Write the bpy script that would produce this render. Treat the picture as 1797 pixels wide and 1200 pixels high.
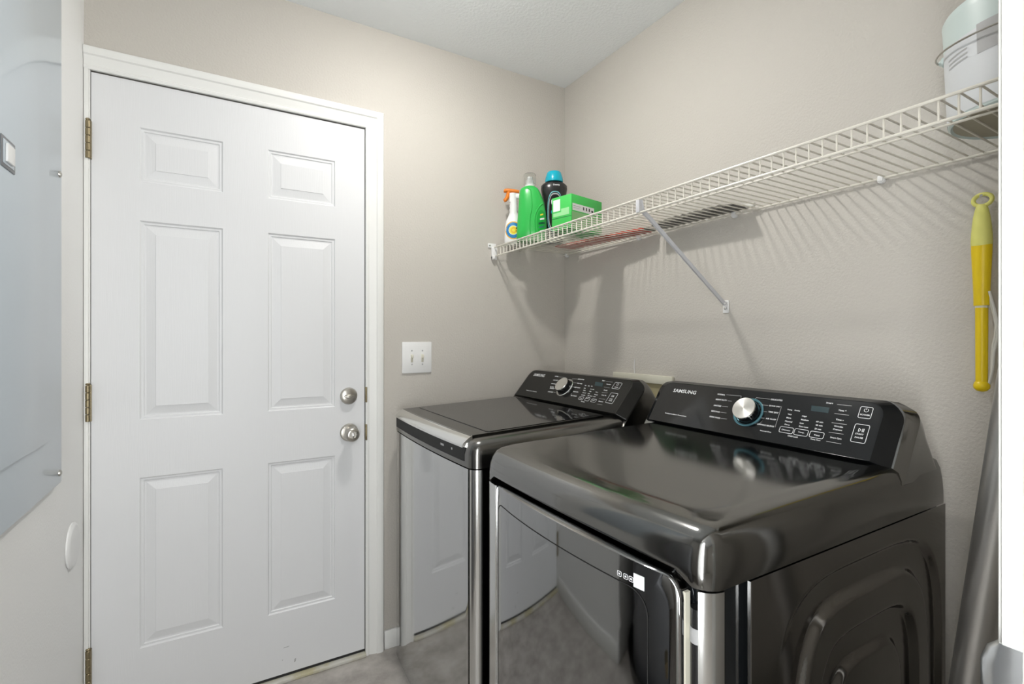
import bpy, bmesh, math, random
from math import sin, cos, pi, radians, sqrt, atan2
from mathutils import Vector, Matrix
random.seed(7)
for o in list(bpy.data.objects): bpy.data.objects.remove(o)
S = bpy.context.scene
C = S.collection

# ------------------------------------------------------------ camera, world, exposure
cd = bpy.data.cameras.new('camera'); cam = bpy.data.objects.new('camera', cd); C.objects.link(cam)
cam.location = (-1.440, -1.954, 1.235)
cam.rotation_euler = (radians(90), 0, radians(-30.3))
cd.sensor_fit = 'HORIZONTAL'; cd.sensor_width = 36.0; cd.lens = 36.0 * 867.0 / 1797.0
cd.shift_y = -7.0 / 1797.0
cd.clip_start = 0.01
S.camera = cam
w = bpy.data.worlds.new('world'); S.world = w; w.use_nodes = True
w.node_tree.nodes['Background'].inputs[0].default_value = (0.95, 0.97, 1.0, 1)
w.node_tree.nodes['Background'].inputs[1].default_value = 0.15
S.view_settings.view_transform = 'Standard'
S.view_settings.look = 'None'
S.view_settings.exposure = 0.25
S.view_settings.gamma = 1.0
S.view_settings.use_curve_mapping = False
LAMP_POS = (-0.84, -0.65); LAMP_STRENGTH = 315.0
FILL_POS = (-1.635, -2.07); FILL_STRENGTH = 17.5  # fill column added behind the camera

# ------------------------------------------------------------ materials
M = {}
def mat(name, col, rough=0.5, metal=0.0, **kw):
    m = bpy.data.materials.new(name); m.use_nodes = True
    nt = m.node_tree; b = nt.nodes['Principled BSDF']
    b.inputs['Base Color'].default_value = (*col, 1)
    b.inputs['Roughness'].default_value = rough
    b.inputs['Metallic'].default_value = metal
    for k, v in kw.items():
        if k in ('bump', 'mottle', 'brush'): continue
        b.inputs[k].default_value = v
    tc = nt.nodes.new('ShaderNodeTexCoord')
    if 'mottle' in kw:                       # (scale, second colour, contrast lo, hi)
        sc, c2, lo, hi = kw['mottle']
        n = nt.nodes.new('ShaderNodeTexNoise'); n.inputs['Scale'].default_value = sc
        n.inputs['Detail'].default_value = 6; n.inputs['Roughness'].default_value = 0.65
        r = nt.nodes.new('ShaderNodeValToRGB')
        r.color_ramp.elements[0].position = lo; r.color_ramp.elements[1].position = hi
        r.color_ramp.elements[0].color = (*col, 1); r.color_ramp.elements[1].color = (*c2, 1)
        nt.links.new(tc.outputs['Object'], n.inputs['Vector'])
        nt.links.new(n.outputs['Fac'], r.inputs['Fac'])
        nt.links.new(r.outputs['Color'], b.inputs['Base Color'])
    if 'bump' in kw:                         # (scale, strength, distance, stretch)
        sc, st, di, stretch = kw['bump']
        mp = nt.nodes.new('ShaderNodeMapping'); mp.inputs['Scale'].default_value = stretch
        n = nt.nodes.new('ShaderNodeTexNoise'); n.inputs['Scale'].default_value = sc
        n.inputs['Detail'].default_value = 3
        bp = nt.nodes.new('ShaderNodeBump'); bp.inputs['Strength'].default_value = st
        bp.inputs['Distance'].default_value = di
        nt.links.new(tc.outputs['Object'], mp.inputs['Vector'])
        nt.links.new(mp.outputs['Vector'], n.inputs['Vector'])
        nt.links.new(n.outputs['Fac'], bp.inputs['Height'])
        nt.links.new(bp.outputs['Normal'], b.inputs['Normal'])
    M[name] = m
    return m
one = (1, 1, 1)
mat('greige_wall', (0.545, 0.515, 0.468), 0.6, bump=(140, 0.6, 0.003, one))
mat('white_wall', (0.86, 0.86, 0.85), 0.6, bump=(150, 0.3, 0.002, one))
mat('ceiling_paint', (0.86, 0.885, 0.90), 0.8, bump=(90, 0.5, 0.004, one))
mat('trim_white', (0.80, 0.80, 0.775), 0.35)
mat('door_white', (0.74, 0.745, 0.755), 0.42, bump=(60, 0.12, 0.002, (6, 6, 0.25)))
mat('floor_vinyl', (0.31, 0.285, 0.26), 0.5, mottle=(11, (0.50, 0.47, 0.435), 0.34, 0.68), bump=(60, 0.15, 0.002, one))
mat('threshold', (0.50, 0.46, 0.30), 0.5, mottle=(9, (0.60, 0.585, 0.53), 0.42, 0.58))
mat('rubber', (0.015, 0.015, 0.015), 0.7)
mat('panel_grey', (0.49, 0.55, 0.60), 0.30, **{'Coat Weight': 0.3})
mat('brass', (0.30, 0.25, 0.155), 0.38, 1.0)
mat('nickel', (0.50, 0.48, 0.44), 0.30, 1.0)
mat('chrome', (0.75, 0.75, 0.74), 0.15, 1.0)
mat('steel_mirror', (0.56, 0.565, 0.565), 0.07, 1.0)
mat('door_mirror', (0.34, 0.345, 0.35), 0.05, 1.0)
mat('post_silver', (0.66, 0.665, 0.66), 0.20, 1.0)
mat('graphite', (0.23, 0.23, 0.225), 0.12, 1.0)
mat('graphite_side', (0.24, 0.232, 0.222), 0.14, 1.0)
mat('washer_top', (0.20, 0.197, 0.19), 0.22, 1.0)
mat('lid_strip', (0.78, 0.78, 0.77), 0.16, 1.0)
mat('black_glass', (0.010, 0.010, 0.011), 0.06, 0.0, IOR=1.75)
mat('panel_black', (0.008, 0.009, 0.010), 0.08, 0.0, IOR=1.45)
mat('panel_charcoal', (0.014, 0.014, 0.013), 0.14, 0.0, IOR=1.33)
mat('lid_frame', (0.10, 0.10, 0.097), 0.2, 1.0)
mat('print_white', (0.82, 0.83, 0.84), 0.5)
mat('print_grey', (0.42, 0.42, 0.42), 0.5)
mat('display', (0.012, 0.035, 0.042), 0.12)
mat('ring_teal', (0.13, 0.30, 0.36), 0.25, 0.6)
mat('wire_white', (0.72, 0.69, 0.61), 0.35)
mat('brace_white', (0.60, 0.60, 0.62), 0.35)
mat('plastic_white', (0.80, 0.80, 0.79), 0.35)
mat('ivory', (0.68, 0.66, 0.55), 0.45)
mat('box_inside', (0.42, 0.37, 0.22), 0.6)
mat('green_plastic', (0.03, 0.43, 0.075), 0.28)
mat('green_mid', (0.008, 0.33, 0.04), 0.3)
mat('green_card', (0.05, 0.50, 0.085), 0.5)
mat('green_pale', (0.26, 0.50, 0.22), 0.5)
mat('green_light', (0.30, 0.66, 0.30), 0.5)
mat('green_dark', (0.004, 0.075, 0.035), 0.4)
mat('yellow_label', (0.80, 0.68, 0.05), 0.45)
mat('orange', (0.75, 0.20, 0.01), 0.35)
mat('label_orange', (0.78, 0.42, 0.03), 0.45)
mat('label_blue', (0.01, 0.19, 0.46), 0.45)
mat('black_plastic', (0.018, 0.018, 0.018), 0.25)
mat('black_label', (0.006, 0.006, 0.007), 0.2)
mat('teal', (0.0, 0.37, 0.50), 0.25)
mat('aqua_ring', (0.16, 0.42, 0.46), 0.35)
mat('clear', (0.93, 0.94, 0.93), 0.08, 0.0, IOR=1.2, **{'Transmission Weight': 1.0})
mat('red_plastic', (0.50, 0.05, 0.03), 0.4)
mat('dark_film', (0.028, 0.026, 0.022), 0.25, mottle=(30, (0.16, 0.15, 0.12), 0.45, 0.75))
mat('bucket_plastic', (0.58, 0.67, 0.65), 0.35, **{'Subsurface Weight': 0.0})
mat('bucket_label', (0.66, 0.68, 0.70), 0.4)
mat('bucket_base', (0.40, 0.37, 0.28), 0.5)
mat('yellow_plastic', (0.86, 0.62, 0.002), 0.35)
mat('lime_plastic', (0.76, 0.74, 0.20), 0.5)
mat('strap', (0.66, 0.65, 0.60), 0.6)
mat('pole_metal', (0.58, 0.57, 0.555), 0.38, 1.0)
mat('strike_metal', (0.80, 0.82, 0.84), 0.28, 1.0)
mat('heater_grey', (0.17, 0.175, 0.185), 0.4)
mat('navy_cloth', (0.012, 0.022, 0.06), 0.8)
mat('dark_cloth', (0.03, 0.028, 0.026), 0.8)
def lamp_mat(name, col, st):
    m = bpy.data.materials.new(name); m.use_nodes = True
    b = m.node_tree.nodes['Principled BSDF']
    b.inputs['Base Color'].default_value = (0.9, 0.9, 0.9, 1)
    b.inputs['Emission Color'].default_value = (*col, 1)
    b.inputs['Emission Strength'].default_value = st
    M[name] = m
lamp_mat('lamp_glow', (1.0, 0.975, 0.935), LAMP_STRENGTH)
lamp_mat('fill_glow', (0.96, 0.985, 1.0), FILL_STRENGTH)

# ------------------------------------------------------------ mesh helpers (all shapes in room coordinates, metres)
class MB:
    def __init__(s): s.v = []; s.f = []
    def add(s, vs, fs):
        k = len(s.v); s.v += [tuple(p) for p in vs]; s.f += [tuple(i + k for i in f) for f in fs]; return s
    def box(s, x0, x1, y0, y1, z0, z1, bev=0.0, seg=2, mtx=None):
        bm = bmesh.new(); bmesh.ops.create_cube(bm, size=1)
        for v in bm.verts:
            v.co = Vector(((x0 + x1) / 2 + v.co.x * abs(x1 - x0), (y0 + y1) / 2 + v.co.y * abs(y1 - y0), (z0 + z1) / 2 + v.co.z * abs(z1 - z0)))
        if bev > 0: bmesh.ops.bevel(bm, geom=bm.edges[:], offset=bev, segments=seg, affect='EDGES', profile=0.5)
        bm.verts.index_update()
        vs = [v.co.copy() for v in bm.verts]
        if mtx: vs = [mtx @ v for v in vs]
        s.add(vs, [[v.index for v in f.verts] for f in bm.faces]); bm.free(); return s
    def loft(s, rings, closed=True, cap0=True, cap1=True):
        n = len(rings[0]); vs = [p for r in rings for p in r]; fs = []
        for i in range(len(rings) - 1):
            for j in range(n if closed else n - 1):
                a = i * n + j; b = i * n + (j + 1) % n
                fs.append((a, b, b + n, a + n))
        if cap0: fs.append(tuple(range(n - 1, -1, -1)))
        if cap1: fs.append(tuple((len(rings) - 1) * n + j for j in range(n)))
        return s.add(vs, fs)
    def tube(s, pts, r, n=8, caps=True, closed=False):
        pts = [Vector(p) for p in pts]; rings = []
        m = len(pts); prev = None
        for i, p in enumerate(pts):
            if closed: t = pts[(i + 1) % m] - pts[i - 1]
            else: t = pts[min(i + 1, m - 1)] - pts[max(i - 1, 0)]
            t.normalize()
            if prev is None:
                up = Vector((0, 0, 1)) if abs(t.z) < 0.9 else Vector((1, 0, 0))
                u = t.cross(up).normalized()
            else:
                u = (prev - t * prev.dot(t)).normalized()
            prev = u; v = t.cross(u)
            ri = r[i] if isinstance(r, (list, tuple)) else r
            rings.append([p + (u * cos(2 * pi * k / n) + v * sin(2 * pi * k / n)) * ri for k in range(n)])
        if closed: rings.append(rings[0])
        return s.loft(rings, cap0=caps and not closed, cap1=caps and not closed)
    def lathe(s, prof, c, axis=(0, 0, 1), n=32, cap0=True, cap1=True):
        ax = Vector(axis).normalized(); up = Vector((0, 0, 1)) if abs(ax.z) < 0.9 else Vector((1, 0, 0))
        u = ax.cross(up).normalized(); v = ax.cross(u); c = Vector(c)
        return s.loft([[c + ax * h + (u * cos(2 * pi * k / n) + v * sin(2 * pi * k / n)) * max(r, 1e-5) for k in range(n)] for r, h in prof], cap0=cap0, cap1=cap1)
    def mesh(s, name, off=(0, 0, 0), angle=38):
        me = bpy.data.meshes.new(name)
        me.from_pydata([(p[0] - off[0], p[1] - off[1], p[2] - off[2]) for p in s.v], [], s.f)
        bm = bmesh.new(); bm.from_mesh(me)
        bmesh.ops.remove_doubles(bm, verts=bm.verts, dist=1e-6)
        bmesh.ops.recalc_face_normals(bm, faces=bm.faces); bm.to_mesh(me); bm.free()
        for p in me.polygons: p.use_smooth = True
        me.set_sharp_from_angle(angle=radians(angle))
        return me
ORG = {}
def obj(name, mb, m, parent=None, label=None, origin=None, angle=38):
    off = ORG[parent] if parent else (origin or (0, 0, 0))
    me = mb.mesh(name, off, angle); me.materials.append(M[m])
    o = bpy.data.objects.new(name, me); C.objects.link(o)
    if parent: o.parent = parent
    else: o.location = off
    ORG[o] = off
    if label: o['label'] = label
    return o
def thing(name, label, cat, org, group=None):
    o = bpy.data.objects.new(name, None); C.objects.link(o); o.location = org; o.empty_display_size = 0.1
    ORG[o] = tuple(org); o['label'] = label; o['category'] = cat
    if group: o['group'] = group
    return o
def tag(o, label, cat, group=None):
    o['label'] = label; o['category'] = cat
    if group: o['group'] = group
    return o
def struct(name, mb, m, label, angle=38):
    o = obj(name, mb, m, angle=angle); o['kind'] = 'structure'; o['label'] = label; return o
def copy_part(src, parent, dloc):
    c = src.copy(); C.objects.link(c); c.parent = parent; c.location = Vector(src.location) + Vector(dloc); ORG[c] = ORG[parent]; return c
def text_mesh(txt, width, height, bold=0.0, shear=0.0):
    cu = bpy.data.curves.new('t', 'FONT'); cu.body = txt; cu.size = 1.0; cu.offset = bold; cu.shear = shear
    cu.align_x = 'LEFT'; cu.resolution_u = 2; cu.fill_mode = 'FRONT'
    o = bpy.data.objects.new('t', cu); C.objects.link(o)
    dg = bpy.context.evaluated_depsgraph_get(); me = bpy.data.meshes.new_from_object(o.evaluated_get(dg))
    vs = [v.co.copy() for v in me.vertices]; fs = [tuple(p.vertices) for p in me.polygons]
    bpy.data.objects.remove(o); bpy.data.curves.remove(cu); bpy.data.meshes.remove(me)
    x0 = min(v.x for v in vs); x1 = max(v.x for v in vs); y0 = min(v.y for v in vs); y1 = max(v.y for v in vs)
    return [((v.x - (x0 + x1) / 2) / (x1 - x0) * width, (v.y - (y0 + y1) / 2) / (y1 - y0) * height) for v in vs], fs
def smooth(a, b, x):
    t = min(1, max(0, (x - a) / (b - a))); return t * t * (3 - 2 * t)
def rrect(w, h, r, n=6, c=(0, 0)):
    """rounded rectangle outline in 2D, counter-clockwise"""
    pts = []
    rr = r if isinstance(r, (list, tuple)) else (r, r, r, r)
    for (sx, sy, a0), q in zip(((1, -1, -90), (1, 1, 0), (-1, 1, 90), (-1, -1, 180)), rr):
        for k in range(n + 1):
            a = radians(a0 + 90 * k / n)
            pts.append((c[0] + sx * (w / 2 - q) + q * cos(a), c[1] + sy * (h / 2 - q) + q * sin(a)))
    return pts

# ------------------------------------------------------------ the room
XL = -1.806          # left wall plane
YF = -1.82           # front wall (with the doorway the camera stands in)
H = 2.455
fl = struct('floor', MB().box(-2.6, 0.9, -4.2, 0.2, -0.05, 0.0), 'floor_vinyl', 'mottled grey-beige vinyl floor')
struct('ceiling', MB().box(-2.6, 0.9, -4.2, 0.2, H, H + 0.05), 'ceiling_paint', 'pale grey textured ceiling')
DX0, DX1, DZ = -1.800, -0.959, 2.056     # door opening
struct('wall_back', MB().box(DX1, 0.0, 0.0, 0.12, 0, H).box(-2.6, DX1, 0.0, 0.12, DZ, H).box(-2.6, DX0, 0.0, 0.12, 0, DZ).box(DX0, DX1, 0.06, 0.12, 0, DZ), 'greige_wall', 'greige painted wall with the white door')
struct('wall_right', MB().box(0.0, 0.12, YF, 0.12, 0, H), 'greige_wall', 'greige painted wall behind the washer and dryer')
struct('wall_left', MB().box(-2.6, XL, -0.765, 0.0, 0, H).box(-2.6, -2.5, YF, -0.765, 0, H), 'white_wall', 'off-white wall with the electrical panel')
OX0, OX1, OZ = -1.735, -0.892, 2.06      # doorway opening in the front wall
struct('wall_front', MB().box(OX1, 0.9, YF - 0.12, YF, 0, H).box(-2.6, OX0, YF - 0.12, YF, 0, H).box(OX0, OX1, YF - 0.12, YF, OZ, H), 'greige_wall', 'wall with the doorway beside the dryer')
struct('wall_hall', MB().box(-2.6, 0.9, -4.2, -4.1, 0, H).box(-2.6, -2.5, -4.1, YF - 0.12, 0, H).box(0.8, 0.9, -4.1, YF - 0.12, 0, H), 'greige_wall', 'greige hallway walls beyond the doorway')

# baseboards
def board(name, x0, x1, y0, y1, label):
    return struct(name, MB().box(x0, x1, y0, y1, 0, 0.074, 0.004), 'trim_white', label)
board('baseboard_back', -0.889, -0.002, -0.013, -0.0005, 'white baseboard between the door casing and the washer')
board('baseboard_right', -0.013, -0.0005, YF + 0.002, -0.016, 'white baseboard behind the machines')
board('baseboard_left', XL + 0.0005, XL + 0.013, -0.764, -0.02, 'white baseboard below the electrical panel')

# casing around the white door: moulded profile mitred at the corner
PROF = [(0.0, 0.0), (0.0, 0.010), (0.004, 0.012), (0.010, 0.012), (0.013, 0.009), (0.020, 0.010), (0.030, 0.013), (0.040, 0.015), (0.044, 0.019), (0.050, 0.020), (0.060, 0.020), (0.067, 0.017), (0.070, 0.012), (0.070, 0.0)]
tr = bpy.data.objects.new('trim_1', None); C.objects.link(tr); tr['kind'] = 'structure'; tr['label'] = 'white moulded casing around the white door'
ORG[tr] = (0, 0, 0)
xi, zi = -0.962, 2.053
side = MB().loft([[(xi + d, -h, 0.0) for d, h in PROF], [(xi + d, -h, zi + d) for d, h in PROF]])
head = MB().loft([[(xi + d, -h, zi + d) for d, h in PROF], [(XL + 0.001, -h, zi + d) for d, h in PROF]])
obj('side_casing', side, 'trim_white', tr, angle=25)
obj('head_casing', head, 'trim_white', tr, angle=25)
obj('hinge_side_casing', MB().box(XL + 0.001, -1.7935, -0.012, 0.0, 0, zi, 0.002).box(-1.7945, -1.7905, -0.006, 0.04, 0, zi), 'trim_white', tr)
obj('door_stop', MB().box(-0.9615, -0.9585, 0.012, 0.06, 0, 2.053).box(-1.79, -0.96, 0.046, 0.058, 2.03, 2.053), 'rubber', tr)
for z0, z1 in ((0.985, 1.045), (0.838, 0.900)):
    obj('strike_plate', MB().box(-0.9625, -0.9565, -0.0125, 0.030, z0, z1, 0.001), 'brass', tr)
th = struct('trim_2', MB().box(-1.80, -0.962, -0.020, 0.045, 0.0, 0.012, 0.003), 'threshold', 'worn yellowish threshold strip under the white door')

# the six-panel door
door = bpy.data.objects.new('door_1', None); C.objects.link(door); door.location = (-1.375, 0, 0)
door['kind'] = 'structure'; door['label'] = 'white six-panel door with nickel knob and deadbolt'; ORG[door] = (-1.375, 0, 0)
x0, x1 = -1.789, -0.9645; zb, zt = 0.024, 2.049
cols = [(-1.670, -1.441), (-1.303, -1.074)]; rows = [(0.247, 0.790), (0.974, 1.609), (1.732, 1.905)]
xs = [x0] + [v for c in cols for v in c] + [x1]; zs = [zb] + [v for r in rows for v in r] + [zt]
slab = MB(); vid = {}
vs = [(x, 0.0, z) for z in zs for x in xs]; fs = []
for j in range(len(zs) - 1):
    for i in range(len(xs) - 1):
        if i in (1, 3) and j in (1, 3, 5): continue
        a = j * len(xs) + i; fs.append((a, a + 1, a + 1 + len(xs), a + len(xs)))
slab.add(vs, fs)
slab.add([(x0, 0, zb), (x1, 0, zb), (x1, 0, zt), (x0, 0, zt), (x0, .044, zb), (x1, .044, zb), (x1, .044, zt), (x0, .044, zt)], [(0, 1, 5, 4), (1, 2, 6, 5), (2, 3, 7, 6), (3, 0, 4, 7), (4, 5, 6, 7)])
slab = obj('slab', slab, 'door_white', door)
for rz in rows:
    for cx in cols:
        rings = []
        for d, y in ((0, 0), (0.004, 0.0045), (0.010, 0.0045), (0.0125, 0.0075), (0.017, 0.0075), (0.042, 0.0022), (0.0425, 0.0008)):
            rings.append([(cx[0] + d, y, rz[0] + d), (cx[1] - d, y, rz[0] + d), (cx[1] - d, y, rz[1] - d), (cx[0] + d, y, rz[1] - d)])
        obj('door_panel', MB().loft(rings, cap0=False), 'door_white', door, angle=10)
obj('door_sweep', MB().box(x0, x1, 0.004, 0.04, 0.0125, 0.0235), 'rubber', door)
for za, zc in ((1.781, 1.896), (0.981, 1.092), (0.172, 0.287)):
    hb = MB(); hx, hy = -1.7945, -0.011
    step = (zc - za) / 5
    for k in range(5): hb.lathe([(0.0055, 0), (0.0065, 0.001), (0.0065, step - 0.002), (0.0055, step - 0.001)], (hx, hy, za + k * step), n=14)
    hb.lathe([(0.005, 0), (0.0065, 0.003), (0.004, 0.006)], (hx, hy, zc), n=14)
    h = obj('hinge', hb, 'brass', door)
    obj('hinge_leaf', MB().box(-1.7905, -1.787, -0.011, 0.02, za, zc), 'brass', h)
for sx, sz, sw_, shh in ((-1.214, 0.062, 0.007, 0.014), (-1.243, 0.118, 0.022, 0.003), (-1.256, 0.075, 0.004, 0.004)):
    obj('scuff_mark', MB().add([(sx - sw_ / 2, -0.0004, sz - shh / 2), (sx + sw_ * 0.3, -0.0004, sz - shh * 0.4), (sx + sw_ / 2, -0.0004, sz + shh / 2), (sx - sw_ * 0.3, -0.0004, sz + shh * 0.3)], [(0, 1, 2, 3)]), 'print_grey', door)
# knob (privacy style with button) and deadbolt
kx, kz = -1.023, 0.873
kb = MB().lathe([(0.034, 0), (0.034, 0.004), (0.030, 0.009), (0.016, 0.012)], (kx, -0.0005, kz), (0, -1, 0), 40)
kb.lathe([(0.014, 0.008), (0.012, 0.026), (0.016, 0.033), (0.024, 0.040), (0.0275, 0.050), (0.026, 0.060), (0.020, 0.066), (0.013, 0.067), (0.0125, 0.064), (0.0, 0.064)], (kx, 0, kz), (0, -1, 0), 40, cap0=False)
kn = obj('door_knob', kb, 'nickel', door)
obj('turn_button', MB().box(kx - 0.003, kx + 0.003, -0.074, -0.063, kz - 0.010, kz + 0.010, 0.002), 'chrome', kn)
obj('rose_hole', MB().lathe([(0.003, 0), (0.003, 0.0012)], (kx - 0.022, -0.0062, kz + 0.009), (0, -1, 0), 10), 'rubber', kn)
dz_ = 1.013
db = obj('deadbolt', MB().lathe([(0.032, 0), (0.032, 0.006), (0.029, 0.012), (0.020, 0.016), (0.0, 0.017)], (kx - 0.002, -0.0005, dz_), (0, -1, 0), 40), 'nickel', door)
tt = MB()
rings = []
for k in range(9):
    t = -1 + 2 * k / 8; ww = 0.0075 * sqrt(max(0.08, 1 - t * t * 0.95))
    rings.append([(kx - 0.002 + 0.020 * t, -0.016 - (0.011 if s > 0 else 0) + 0.003 * abs(t) * (s > 0), dz_ + q * ww) for s, q in ((-1, -1), (1, -0.6), (1, 0.6), (-1, 1))])
obj('thumb_turn', tt.loft(rings), 'nickel', db)

# doorway frame at the right edge of the view: jamb, inner casing, strike plate
tr3 = bpy.data.objects.new('trim_3', None); C.objects.link(tr3); tr3['kind'] = 'structure'; tr3['label'] = 'white painted doorway jamb at the right edge'
ORG[tr3] = (0, 0, 0)
obj('jamb', MB().box(-0.890, -0.878, YF - 0.135, -1.8065, 0, OZ, 0.002), 'trim_white', tr3)
obj('inner_casing', MB().box(-0.8775, -0.815, YF, -1.8005, 0, OZ + 0.06, 0.004), 'trim_white', tr3)
obj('left_jamb', MB().box(-1.735, -1.723, YF - 0.135, -1.803, 0, OZ, 0.002), 'trim_white', tr3)
obj('head_jamb', MB().box(-1.723, -0.890, YF - 0.135, -1.803, OZ - 0.012, OZ, 0.002), 'trim_white', tr3)
sp = MB()
prof = [(-0.8912, -1.875), (-0.8914, -1.815), (-0.8918, -1.8055), (-0.8905, -1.7985), (-0.8865, -1.7930)]
rings = []
for z, s in ((0.920, 0.35), (0.926, 0.75), (0.936, 1.0), (0.965, 1.0), (0.978, 0.75), (0.985, 0.35)):
    rr = [(x, y if y < -1.81 else -1.81 + (y + 1.81) * s, z) for x, y in prof]
    rings.append(rr + [(x + 0.0016, y + 0.0006, zz) for x, y, zz in reversed(rr)])
obj('strike_plate', sp.loft(rings), 'strike_metal', tr3, 'silver curved-lip strike plate')
DT =[
('SAMSUNG',-0.9219,0.1097,0.0845,0.0142),
('NORMAL',-1.0491,0.1134,0.0243,0.0071),
('HEAVY DUTY',-1.0552,0.0969,0.0354,0.0070),
('SANITIZE',-1.0508,0.0777,0.0240,0.0069),
('BEDDING',-1.0518,0.0597,0.0264,0.0068),
('PERM PRESS',-1.0570,0.0421,0.0337,0.0067),
('DELICATES',-1.2094,0.1158,0.0302,0.0064),
('QUICK DRY',-1.2101,0.0975,0.0300,0.0063),
('TIME DRY',-1.2125,0.0806,0.0267,0.0062),
('AIR FLUFF',-1.2125,0.0613,0.0266,0.0061),
('WRINKLE RELEASE',-1.2048,0.0426,0.0443,0.0061),
('Manual Dry',-1.2105,0.0262,0.0295,0.0060),
('Independent Function',-0.9247,0.0300,0.0792,0.0072),
('Drying',-1.2504,0.0930,0.0117,0.0064),
('Cooling',-1.2684,0.0932,0.0132,0.0063),
('Very',-1.2538,0.0807,0.0097,0.0063),
('More',-1.2548,0.0716,0.0115,0.0063),
('Normal',-1.2574,0.0620,0.0172,0.0062),
('Damp',-1.2567,0.0528,0.0126,0.0062),
('High',-1.2893,0.0808,0.0106,0.0062),
('Medium',-1.2931,0.0719,0.0175,0.0061),
('Low',-1.2888,0.0627,0.0092,0.0061),
('Extra Low',-1.2956,0.0540,0.0213,0.0060),
('60 min',-1.3266,0.0722,0.0156,0.0060),
('40 min',-1.3278,0.0634,0.0156,0.0059),
('20 min',-1.3279,0.0540,0.0145,0.0059),
('Dryness',-1.2582,0.0384,0.0205,0.0061),
('Temp.',-1.2944,0.0389,0.0147,0.0060),
('Time',-1.3298,0.0384,0.0134,0.0058),
('Child Lock',-1.2789,0.0256,0.0243,0.0060),
('Damp Alert',-1.3303,0.0268,0.0215,0.0058),
('Smart',-1.3344,0.1232,0.0150,0.0061),
('Time ^',-1.3660,0.1075,0.0168,0.0059),
('Time v',-1.3667,0.0840,0.0167,0.0058),
('Wrinkle',-1.3685,0.0674,0.0186,0.0058),
('Prevent',-1.3689,0.0596,0.0185,0.0057),
('Smart Care',-1.3705,0.0391,0.0232,0.0056),
('POWER',-1.4126,0.1035,0.0193,0.0057),
('START',-1.4132,0.0569,0.0164,0.0055),
('PAUSE',-1.4141,0.0486,0.0159,0.0055),
]
WT =[
('SAMSUNG',-0.1574,0.1157,0.0841,0.0176),
('Independent Function',-0.1807,0.0311,0.0815,0.0071),
('NORMAL',-0.2848,0.1198,0.0271,0.0073),
('HEAVY DUTY',-0.2951,0.1003,0.0348,0.0071),
('BEDDING',-0.2974,0.0821,0.0320,0.0070),
('SUPER',-0.3005,0.0662,0.0265,0.0069),
('SPEED',-0.3069,0.0593,0.0316,0.0069),
('SANITIZE',-0.3114,0.0422,0.0340,0.0068),
('DELICATES',-0.4460,0.1186,0.0377,0.0068),
('PERM PRESS',-0.4535,0.0992,0.0304,0.0066),
('DEEP WASH',-0.4546,0.0798,0.0349,0.0065),
('RINSE+SPIN',-0.4617,0.0604,0.0299,0.0064),
('SELF CLEAN',-0.4652,0.0420,0.0343,0.0063),
('Wash',-0.4934,0.0942,0.0099,0.0065),
('Rinse',-0.5127,0.0943,0.0097,0.0064),
('Spin',-0.5299,0.0942,0.0087,0.0064),
('Hot',-0.4990,0.0819,0.0098,0.0064),
('Warm',-0.5046,0.0721,0.0133,0.0063),
('Cool',-0.5116,0.0617,0.0198,0.0063),
('Cold',-0.5136,0.0516,0.0219,0.0062),
('Extra High',-0.5420,0.0813,0.0215,0.0063),
('High',-0.5389,0.0711,0.0120,0.0062),
('Low',-0.5393,0.0616,0.0107,0.0062),
('No Spin',-0.5524,0.0523,0.0262,0.0061),
('Heavy',-0.5754,0.0716,0.0133,0.0061),
('Normal',-0.5789,0.0613,0.0173,0.0061),
('Light',-0.5778,0.0522,0.0132,0.0060),
('Temp',-0.5126,0.0370,0.0140,0.0062),
('Spin',-0.5469,0.0400,0.0153,0.0061),
('Soil',-0.5836,0.0368,0.0123,0.0060),
('Delay',-0.5357,0.0235,0.0214,0.0060),
('Start',-0.5728,0.1245,0.0160,0.0064),
('Delay End',-0.6088,0.1108,0.0223,0.0062),
('Soak',-0.6126,0.0853,0.0201,0.0061),
('Deep Fill',-0.6190,0.0634,0.0246,0.0060),
('Smart',-0.6239,0.0369,0.0244,0.0058),
('POWER',-0.6549,0.1032,0.0174,0.0060),
('START',-0.6649,0.0532,0.0159,0.0058),
('PAUSE',-0.6659,0.0462,0.0159,0.0058),
]
DL =[
( (-1.0645,0.1144),(-1.1099,0.1157),(-1.1112,0.1108) ),
( (-1.0755,0.0966),(-1.0883,0.0966) ),
( (-1.0648,0.0777),(-1.0839,0.0785) ),
( (-1.0668,0.0598),(-1.0861,0.0601) ),
( (-1.0754,0.0419),(-1.0944,0.0424) ),
( (-1.1508,0.1092),(-1.1542,0.1159),(-1.1918,0.1160) ),
( (-1.1668,0.0970),(-1.1926,0.0973) ),
( (-1.1766,0.0789),(-1.1965,0.0794) ),
( (-1.1787,0.0602),(-1.1952,0.0609) ),
( (-1.1715,0.0421),(-1.1783,0.0421) ),
( (-1.2275,0.0998),(-1.2300,0.0412) ),
]
DL2 =[
( (-1.3509,0.1215),(-1.3816,0.1218) ),
( (-1.3515,0.0980),(-1.3821,0.0981) ),
( (-1.3520,0.0746),(-1.3833,0.0749) ),
( (-1.3524,0.0504),(-1.3833,0.0510) ),
( (-1.3535,0.0277),(-1.3847,0.0275) ),
]
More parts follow.
